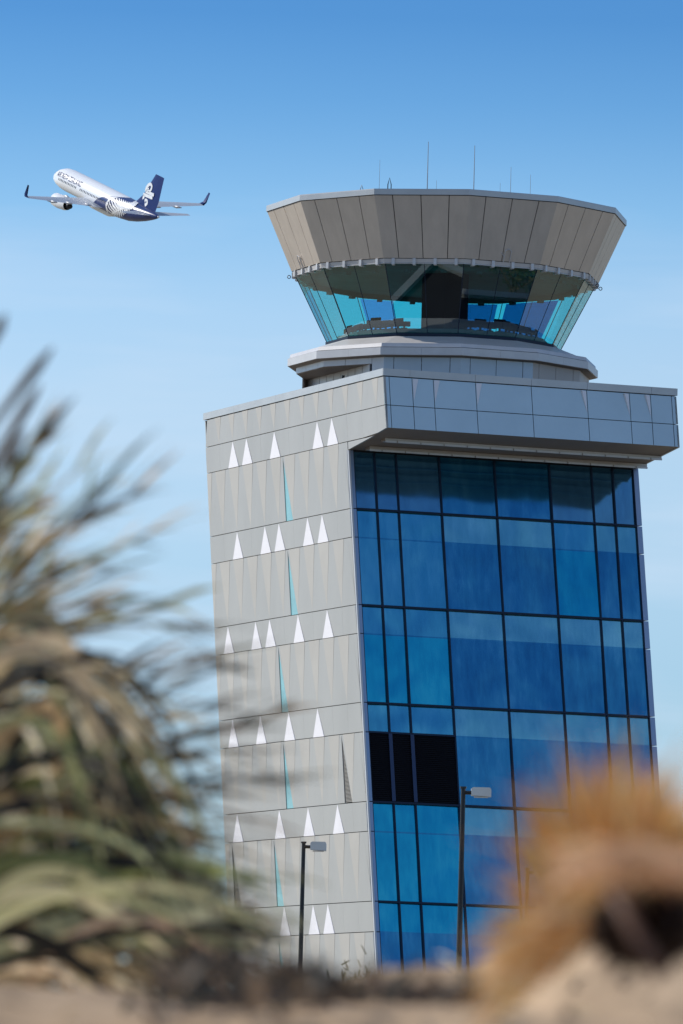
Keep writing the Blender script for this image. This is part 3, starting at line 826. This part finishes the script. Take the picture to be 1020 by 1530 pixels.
# left: arching tussock blades; each family of blades shares a root, a crown and a tip region
def arc_blade(mb, p0, pk, p1, d, hw, tone, rnd, n=16):
    a, k, c = at(*p0, d+rnd.uniform(-.25, .25)), at(*pk, d+rnd.uniform(-.3, .3)), at(*p1, d+rnd.uniform(-.35, .1))
    k = k*2-(a+c)*.5; k = a.lerp(c, .5)+(k-a.lerp(c, .5))*.96
    P = [a.lerp(k, u/n).lerp(k.lerp(c, u/n), u/n) for u in range(n+1)]; side = []
    tw = rnd.uniform(-.5, .5)
    for i in range(n+1):
        t = (P[min(i+1, n)]-P[max(i-1, 0)]).normalized(); s1 = t.cross(Vector((0, 1, 0))).normalized(); s2 = t.cross(s1)
        side.append(s1*cos(tw)+s2*sin(tw))
    W_ = [hw*(1 if i < n*.72 else max(.08, 1-(i-n*.72)/(n*.28))) for i in range(n+1)]
    mb.tone = tone; mb.ribbon(P, W_, side, .2)
FAM = [((-160, 1230), (30, 960), (200, 1200), 7, STRAW, .013, 45), ((-160, 1190), (90, 975), (330, 1290), 7, STRAW, .012, 45),
       ((-140, 1300), (50, 1080), (150, 1330), 8, STRAW+GREEN, .013, 50), ((-160, 1350), (100, 1150), (290, 1400), 10, GREEN+STRAW[1:3], .013, 60),
       ((-160, 1440), (110, 1290), (400, 1350), 9, GREEN+STRAW[1:2], .014, 45), ((-130, 1490), (160, 1372), (440, 1412), 9, GREEN[3:]+STRAW[3:], .018, 25), ((-60, 1440), (190, 1340), (410, 1400), 5, [(.46, .47, .27)], .017, 22),
       ((20, 1500), (190, 1378), (385, 1490), 4, [(.56, .42, .27)], .016, 14), ((-120, 1420), (80, 1320), (300, 1440), 8, GREEN+STRAW, .013, 50),
       ((-120, 1470), (60, 1420), (270, 1540), 14, STRAW, .016, 40), ((-120, 1540), (80, 1455), (300, 1590), 8, STRAW+[(.50, .40, .30)], .014, 45), ((-100, 1260), (40, 1190), (170, 1160), 6, STRAW+GREEN, .012, 50),
       ((-140, 1380), (-20, 1200), (140, 1270), 6, GREEN, .013, 50), ((-160, 1130), (0, 1010), (160, 1010), 6, STRAW, .010, 40)]
t = MB(); rn = random.Random(11)
for (p0, pk, p1, n_, tn, hw, jt) in FAM:
    for i in range(int(n_*2.1)):
        j_ = lambda p, a: (p[0]+rn.gauss(0, a), p[1]+rn.gauss(0, a*.8))
        arc_blade(t, j_(p0, jt), j_(pk, jt*.8), j_(p1, jt), rn.uniform(10.6, 11.4), hw*rn.choice((.3, .4, .5, .6, .85)), pick(tn if rn.random() < .8 else DARK, rn), rn)
tag(t.build('grass_tussock', 'blade', smooth=True, tone=True), 'large blurred tussock of arching straw and green blades at the lower left edge', 'tussock')
# heart of the tussock, dense short growth with its shade in the blade colours
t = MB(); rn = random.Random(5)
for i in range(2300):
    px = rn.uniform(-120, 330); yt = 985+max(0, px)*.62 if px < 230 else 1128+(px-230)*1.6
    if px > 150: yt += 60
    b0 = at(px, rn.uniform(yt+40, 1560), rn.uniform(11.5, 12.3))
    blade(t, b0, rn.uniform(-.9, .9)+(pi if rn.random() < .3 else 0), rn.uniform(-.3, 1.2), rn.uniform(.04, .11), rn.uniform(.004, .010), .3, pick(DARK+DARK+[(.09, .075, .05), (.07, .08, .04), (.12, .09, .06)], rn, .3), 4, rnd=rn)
tag(t.build('undergrowth', 'blade', smooth=True, tone=True), 'growth inside the left tussock with its shade put into dark blade colours', 'undergrowth', kind='stuff')
# low growth at the foot, coloured dark to paint the shade band below the crest
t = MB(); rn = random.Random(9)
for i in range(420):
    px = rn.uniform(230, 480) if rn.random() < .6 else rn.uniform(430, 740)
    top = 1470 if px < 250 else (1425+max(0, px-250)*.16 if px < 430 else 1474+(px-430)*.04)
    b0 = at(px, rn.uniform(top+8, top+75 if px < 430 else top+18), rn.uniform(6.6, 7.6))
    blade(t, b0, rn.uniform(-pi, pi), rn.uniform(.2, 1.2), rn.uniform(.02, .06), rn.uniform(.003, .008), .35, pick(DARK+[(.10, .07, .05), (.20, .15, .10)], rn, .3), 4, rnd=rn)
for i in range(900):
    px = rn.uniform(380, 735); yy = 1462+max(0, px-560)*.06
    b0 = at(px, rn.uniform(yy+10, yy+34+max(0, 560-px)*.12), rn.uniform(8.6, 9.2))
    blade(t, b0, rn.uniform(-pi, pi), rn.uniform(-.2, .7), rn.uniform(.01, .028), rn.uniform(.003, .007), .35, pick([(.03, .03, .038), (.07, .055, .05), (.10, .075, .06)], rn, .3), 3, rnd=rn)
tag(t.build('undergrowth', 'blade', smooth=True, tone=True), 'low plants coloured dark as the shade band along the foot of the sandy bank', 'undergrowth', kind='stuff')

# left: twiggy shrub behind, reaching up and right
def twig_plant(name, label, cat, base_px, spec, seed, d0, d1, tones, leafw=.006):
    """spec: branch tips as (px, py) reached from base area"""
    rn = random.Random(seed); tw = MB(); lf = MB()
    root_ = empty(name, at(base_px[0], base_px[1], (d0+d1)/2))
    for (tx, ty, nl) in spec:
        d = rn.uniform(d0, d1)
        a = at(base_px[0]+rn.uniform(-60, 60), base_px[1]+rn.uniform(-40, 40), d); c = at(tx, ty, d+rn.uniform(-.2, .2))
        mid = a.lerp(c, .55)+Vector((rn.uniform(-.03, .03), 0, rn.uniform(.02, .09)))
        P = [a.lerp(mid, u).lerp(mid.lerp(c, u), u) for u in [i/10 for i in range(11)]]
        tw.tone = pick(DARK+STRAW[:1], rn); tw.tube(P, [.006-.0045*i/10 for i in range(11)], 5)
        for i in range(nl):
            u = rn.uniform(.28, 1.0); j = min(9, int(u*10)); p = P[j].lerp(P[j+1], u*10-j)
            dd = (P[j+1]-P[j]).normalized(); az = math.atan2(dd.y, dd.x)+rn.gauss(0, .3); el = math.asin(max(-1, min(1, dd.z)))+rn.gauss(0, .22)
            blade(lf, p, az, el, rn.uniform(.05, .15), leafw*rn.uniform(.35, .9), rn.uniform(0, .25), pick(tones, rn, .3), 5, rnd=rn)
    a = tw.build('stems', 'blade', root_, smooth=True, tone=True); c = lf.build('foliage', 'leaf', root_, smooth=True, tone=True)
    return tag(root_, label, cat)
rn = random.Random(2)
spec = []
for (tx, ty) in ((205, 735), (215, 800), (150, 735), (120, 700), (170, 850), (60, 660), (40, 690), (240, 905), (180, 930), (110, 780), (60, 760), (20, 720), (95, 850), (140, 900), (40, 820), (10, 780), (290, 935), (60, 900)):
    spec.append((tx, ty, 21))
twig_plant('shrub', 'blurred olive and brown shrub with upward leaning twigs at the upper left', 'shrub', (-170, 1040), spec, 21, 10.4, 11.6,
           [(.30, .29, .15), (.20, .22, .13), (.50, .34, .18), (.58, .46, .30), (.11, .11, .10), (.42, .42, .26)], .008)
spec = [(tx, ty, 23) for tx, ty in ((300, 985), (330, 1050), (400, 1075), (395, 1120), (300, 1100), (270, 1020), (420, 1165), (320, 1180), (240, 980), (200, 1000), (250, 1130), (330, 1260), (380, 1230), (300, 1320), (250, 1230), (180, 1080), (200, 1180), (350, 1340))]
twig_plant('shrub', 'dark blurred branches with brown seed leaves crossing the left edge of the tower', 'shrub', (-80, 1250), spec, 33, 10.8, 11.6,
           [(.07, .06, .045), (.38, .25, .13), (.14, .13, .085), (.05, .05, .05), (.46, .36, .24)], .0065)
t = MB(); rn = random.Random(8)
for (a, c) in (((-30, 660), (78, 520)), ((-30, 720), (60, 575)), ((-40, 560), (8, 470)), ((-40, 760), (40, 640))):
    p, q = at(*a, 10.5), at(*c, 10.7); m_ = p.lerp(q, .5)+Vector((.006, 0, .012))
    P = [p.lerp(m_, u/8).lerp(m_.lerp(q, u/8), u/8) for u in range(9)]
    t.tone = (.26, .22, .18); t.tube(P, [.006, .006, .006, .007, .008, .009, .009, .006, .002], 5)
tag(t.build('grass_stalk', 'blade', smooth=True, tone=True), 'faint blurred seed stalks leaning into the sky at the far left', 'grass stalks')

# right: rusty tussock over a sandy overhang
rn = random.Random(14); t = MB()
for i in range(1150):
    px = rn.gauss(945, 55); b0 = at(px, rn.uniform(1265, 1350)+max(0, 870-px)*.3, rn.uniform(6.0, 6.6))
    lean = (930-px)/110
    el = max(.25, min(1.5, rn.gauss(1.25-abs(lean)*.35, .30))); az = (pi if rn.random() < .5+lean*.45 else 0)+rn.gauss(0, .7)
    L = rn.uniform(.035, .145)*max(.45, 1-abs(px-905)/230)*rn.uniform(.7, 1.1)
    blade(t, b0, az, el, L, rn.uniform(.0012, .0030), rn.uniform(.03, .22), pick(RUST, rn, .25), 6, rnd=rn)
for i in range(900):                        # dead straw spilling down the left flank
    px = rn.uniform(765, 935); b0 = at(px, 1450-(px-765)*.85+rn.uniform(-40, 60), rn.uniform(6.2, 6.7))
    blade(t, b0, pi+rn.gauss(0, .5), rn.uniform(-.7, .6), rn.uniform(.025, .075), rn.uniform(.001, .0026), rn.uniform(.15, .4), pick(STRAW[1:3]+RUST+[(.56, .42, .29)], rn, .25), 6, rnd=rn)
tag(t.build('grass_tussock', 'blade', smooth=True, tone=True), 'rust-orange blurred tussock on the sandy bank at the lower right', 'tussock')
t = MB()                                    # thatch arching over the dark hollow
for i in range(480):
    px = rn.uniform(868, 1090); b0 = at(px, 1306-12*cos((px-930)/90)+rn.uniform(-34, 16), rn.uniform(5.7, 6.0))
    blade(t, b0, rn.choice((0, pi))+rn.gauss(0, .5), rn.uniform(-.3, .4), rn.uniform(.025, .06), rn.uniform(.0012, .0028), rn.uniform(.2, .45), pick([(.66, .40, .23), (.50, .29, .16), (.74, .52, .33)], rn, .2), 6, rnd=rn)
tag(t.build('grass_thatch', 'blade', smooth=True, tone=True), 'brown dead thatch arching over the dark hollow at the right edge', 'dead grass')
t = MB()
for i in range(1500):                       # dark blades put in as the shade of the hollow
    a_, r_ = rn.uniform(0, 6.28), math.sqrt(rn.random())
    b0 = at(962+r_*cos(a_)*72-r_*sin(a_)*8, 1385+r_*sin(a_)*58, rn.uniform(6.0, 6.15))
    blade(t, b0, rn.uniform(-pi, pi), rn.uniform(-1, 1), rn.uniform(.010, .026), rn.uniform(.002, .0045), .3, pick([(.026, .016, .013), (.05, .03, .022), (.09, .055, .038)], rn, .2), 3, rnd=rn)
tag(t.build('hollow_shade', 'blade', smooth=True, tone=True), 'dark blades standing in for the shade of the hollow under the thatch', 'painted shade', kind='stuff')
t = MB(); t.tone = (.26, .16, .12)
t.tube([at(915, 1325, 5.85), at(942, 1380, 5.83), at(985, 1450, 5.8)], [.0075, .007, .006], 7)
tag(t.build('stick', 'blade', smooth=True, tone=True), 'brown stick slanting down through the dark hollow at lower right', 'stick')

# seed heads and long stems standing above the rusty tussock
t = MB(); rn = random.Random(77)
for i in range(200):
    px = rn.gauss(905, 62); b0 = at(px, 1300+max(0, 850-px)*.9, rn.uniform(6.1, 6.5)); lean = (925-px)/110
    blade(t, b0, (pi if lean > 0 else 0)+rn.gauss(0, .4), max(.5, min(1.5, 1.35-abs(lean)*.5+rn.gauss(0, .1))), rn.uniform(.05, .125)*max(.5, 1-abs(px-900)/260), .0022, rn.uniform(.02, .12), pick(RUST, rn, .2), 7, rnd=rn)
tag(t.build('grass_stalk', 'blade', smooth=True, tone=True), 'wispy orange seed stems standing up from the rusty tussock', 'grass stalks')
# straw litter and pebbles on the sand
t = MB(); rn = random.Random(31)
for i in range(450):
    X, Y = rn.uniform(-.6, .7), rn.uniform(6.6, 10.2); p = Vector((X, Y, dune_h(X, Y)+.002))
    if rn.random() < .5: blade(t, p, rn.uniform(-pi, pi), rn.uniform(0, .5), rn.uniform(.02, .07), rn.uniform(.001, .003), .4, pick(STRAW+DARK, rn, .3), 3, rnd=rn)
    else:
        t.tone = pick([(.16, .12, .09), (.36, .29, .21), (.08, .06, .05)], rn, .3); r_ = rn.uniform(.003, .007)
        t.tube([p-UP*r_, p-UP*r_*.3, p+UP*r_*.5, p+UP*r_], [r_*.5, r_, r_*.9, r_*.3], 6)
tag(t.build('litter', 'blade', tone=True), 'straw litter and small stones strewn on the sandy bank', 'litter', kind='stuff')

# small shrub top in front of the tower foot
rn = random.Random(4); root_ = empty('shrub', at(541, 1462, 60)-Vector((0, 0, 2.6)))
bs = root_.location.copy(); lf = MB(); st = MB()
for i in range(7):
    a = rn.uniform(0, 6.28); st.tone = (.10, .07, .05)
    st.tube([bs, bs+Vector((.2*cos(a), .2*sin(a), 1.5)), bs+Vector((.32*cos(a*3), .3*sin(a), 2.55))], [.03, .02, .008], 5)
for i in range(1500):
    p = bs+Vector((rn.gauss(0, .11), rn.gauss(0, .2), 2.25+rn.gauss(0, .16)))
    blade(lf, p, rn.uniform(-pi, pi), rn.uniform(.3, 1.5), rn.uniform(.06, .13), .009, .1, pick([(.30, .27, .13), (.22, .20, .10), (.36, .30, .18)], rn, .2), 3, rnd=rn)
st.build('stems', 'blade', root_, tone=True); lf.build('foliage', 'leaf', root_, tone=True)
tag(root_, 'small yellowish shrub top just showing at the foot of the tower corner', 'shrub')

# tree by the tower, seen mirrored in the tilted cab glass
def tree(loc, H, seed, label):
    rn = random.Random(seed); o = empty('tree', loc); L0 = Vector(loc)
    tr = MB(); tr.tone = (.10, .07, .05); lf = MB(); tips = []
    tr.tube([L0, L0+Vector((.1, 0, H*.3)), L0+Vector((0, .1, H*.62))], [.2, .15, .07], 8)
    for i in range(16):
        a = rn.uniform(0, 6.28); z0 = H*rn.uniform(.25, .6); p = L0+UP*z0
        q = p+Vector((cos(a)*H*rn.uniform(.15, .32), sin(a)*H*rn.uniform(.15, .32), H*rn.uniform(.1, .34)))
        tr.tube([p, p.lerp(q, .5)+UP*.2, q], [.07, .045, .02], 6); tips += [q, p.lerp(q, .6)]
    for q in tips:
        tone0 = pick([(.06, .075, .03), (.09, .10, .045), (.14, .13, .06)], rn, .3)
        for i in range(90):
            v = Vector((rn.gauss(0, .42), rn.gauss(0, .42), rn.gauss(0, .36)))
            blade(lf, q+v, rn.uniform(-pi, pi), rn.uniform(-.5, 1), .2, .05, .1, tuple(c*rn.uniform(.7, 1.3) for c in tone0), 2, rnd=rn)
    tr.build('trunk', 'bark', o, smooth=True); lf.build('crown', 'leaf', o, tone=True)
    tag(o, label, 'tree')
tree((38.5, 267.0, 0), 8.5, 3, 'bushy tree mirrored in the tilted cab glass')

# ------------------------------------------------------------------ street lamps
def lamp(px, py, d, label, headw=.72, hh=.28):
    top = at(px, py, d); base = Vector((top.x, top.y, 0))
    o = empty('street_lamp', base)
    p = MB(); p.tube([base, base+UP*.02], .16, 12); p.tube([base, base+UP*top.z*.5, Vector(top)], [.085, .075, .06], 12); p.build('pole', 'pole_dark', o, smooth=False)
    a = MB(); a.tube([Vector(top)-UP*.12, Vector(top)-UP*.12+Vector((.22, 0, 0))], .05, 8); a.tube([Vector(top)-UP*.02, Vector(top)+UP*.03], .085, 10); a.build('arm', 'pole_dark', o)
    h = MB(); c = Vector(top)+Vector((.2+headw/2, 0, -.10)); x, y, z = headw/2, .17, hh/2
    pts = [(-x, -z*.8), (-x, z*.7), (-x*.8, z), (x*.85, z), (x, z*.5), (x, -z)]
    h.prism([c+Vector((a_, -y, b_)) for a_, b_ in pts], (0, 2*y, 0)); ho = h.build('lamp_head', 'lamp_grey', o)
    l = MB(); l.box(c-UP*(hh/2+.01), (headw*.7, .24, .02)); l.build('lens', 'trim_white', ho)
    return tag(o, label, 'street lamp', 'street lamps in front of the tower')
lamp(453.5, 1259, 207, 'street lamp with dark pole standing in front of the grey patterned wall', .48, .27)
lamp(692, 1177, 174, 'tallest street lamp, in front of the blue glass facade', .50, .23)
lamp(788, 1298, 226, 'street lamp half hidden behind the rusty tussock', .60, .26)

# ------------------------------------------------------------------ light and sky
sc = bpy.context.scene
SUN = Vector((-.80, .30, .62)).normalized()
sl = bpy.data.lights.new('sun', 'SUN'); sl.energy = 4.2; sl.angle = R(.53); sl.color = (1, .94, .84)
so = bpy.data.objects.new('sun', sl); C.objects.link(so); so.rotation_euler = SUN.to_track_quat('Z', 'Y').to_euler()
W = bpy.data.worlds.new('World'); sc.world = W; W.use_nodes = True; nt = W.node_tree
bg = nt.nodes['Background']; bg.inputs[1].default_value = .15
sk = nt.nodes.new('ShaderNodeTexSky'); sk.sky_type = 'NISHITA'; sk.sun_disc = False
sk.sun_elevation = math.asin(SUN.z); sk.sun_rotation = math.atan2(SUN.x, SUN.y); sk.air_density = 1.0; sk.dust_density = .6; sk.ozone_density = 1.6
tc = nt.nodes.new('ShaderNodeTexCoord'); sx = nt.nodes.new('ShaderNodeSeparateXYZ'); nt.links.new(tc.outputs['Generated'], sx.inputs[0])
rp = nt.nodes.new('ShaderNodeValToRGB'); nt.links.new(sx.outputs['Z'], rp.inputs[0])
e = rp.color_ramp.elements
SKY = [(.0, (.50, .68, .98)), (.067, (.57, .74, 1)), (.105, (.80, .86, 1)), (.119, (.72, .84, 1)), (.133, (.50, .73, .95)), (.147, (.31, .57, .85)), (.161, (.20, .45, .76)), (.25, (.20, .45, .78)), (.6, (.42, .66, .9))]
while len(e) < len(SKY): e.new(.5)
for i, (p, c) in enumerate(SKY): e[i].position = p; e[i].color = (*c, 1)
mu = nt.nodes.new('ShaderNodeMix'); mu.data_type = 'RGBA'; mu.blend_type = 'MULTIPLY'; mu.inputs[0].default_value = 1
nt.links.new(sk.outputs[0], mu.inputs[6]); nt.links.new(rp.outputs[0], mu.inputs[7])
# thin high cloud
mp = nt.nodes.new('ShaderNodeMapping'); mp.inputs['Scale'].default_value = (9, 9, 60); nt.links.new(tc.outputs['Generated'], mp.inputs[0])
cn = nt.nodes.new('ShaderNodeTexNoise'); cn.inputs['Scale'].default_value = 1.6; cn.inputs['Detail'].default_value = 4; nt.links.new(mp.outputs[0], cn.inputs['Vector'])
cr = nt.nodes.new('ShaderNodeMapRange'); cr.inputs[1].default_value = .45; cr.inputs[2].default_value = .75; cr.inputs[4].default_value = .45; nt.links.new(cn.outputs['Fac'], cr.inputs[0])
mc = nt.nodes.new('ShaderNodeMix'); mc.data_type = 'RGBA'; lo_ = nt.nodes.new('ShaderNodeMapRange'); lo_.inputs[1].default_value = .140; lo_.inputs[2].default_value = .115; nt.links.new(sx.outputs['Z'], lo_.inputs[0])
mlo = nt.nodes.new('ShaderNodeMath'); mlo.operation = 'MULTIPLY'; nt.links.new(cr.outputs[0], mlo.inputs[0]); nt.links.new(lo_.outputs[0], mlo.inputs[1])
nt.links.new(mlo.outputs[0], mc.inputs[0]); nt.links.new(mu.outputs[2], mc.inputs[6]); mc.inputs[7].default_value = (4.3, 5.2, 6.3, 1)
cn2 = nt.nodes.new('ShaderNodeTexNoise'); cn2.inputs['Scale'].default_value = 5; cn2.inputs['Detail'].default_value = 6
mp2 = nt.nodes.new('ShaderNodeMapping'); mp2.inputs['Scale'].default_value = (1, 1, 2.2); nt.links.new(tc.outputs['Generated'], mp2.inputs[0]); nt.links.new(mp2.outputs[0], cn2.inputs['Vector'])
c2 = nt.nodes.new('ShaderNodeMapRange'); c2.inputs[1].default_value = .42; c2.inputs[2].default_value = .72; c2.inputs[4].default_value = .75; nt.links.new(cn2.outputs['Fac'], c2.inputs[0])
el_ = nt.nodes.new('ShaderNodeMapRange'); el_.inputs[1].default_value = .22; el_.inputs[2].default_value = .40; nt.links.new(sx.outputs['Z'], el_.inputs[0])
m4 = nt.nodes.new('ShaderNodeMath'); m4.operation = 'MULTIPLY'; nt.links.new(c2.outputs[0], m4.inputs[0]); nt.links.new(el_.outputs[0], m4.inputs[1])
mc2 = nt.nodes.new('ShaderNodeMix'); mc2.data_type = 'RGBA'; nt.links.new(m4.outputs[0], mc2.inputs[0]); nt.links.new(mc.outputs[2], mc2.inputs[6]); mc2.inputs[7].default_value = (4.5, 5.0, 5.6, 1)
nt.links.new(mc2.outputs[2], bg.inputs[0])
sc.view_settings.view_transform = 'Standard'; sc.view_settings.look = 'None'; sc.view_settings.gamma = 1; sc.view_settings.exposure = 0
sc.cycles.use_denoising = True
sc.cycles.max_bounces = 8; sc.cycles.transparent_max_bounces = 16
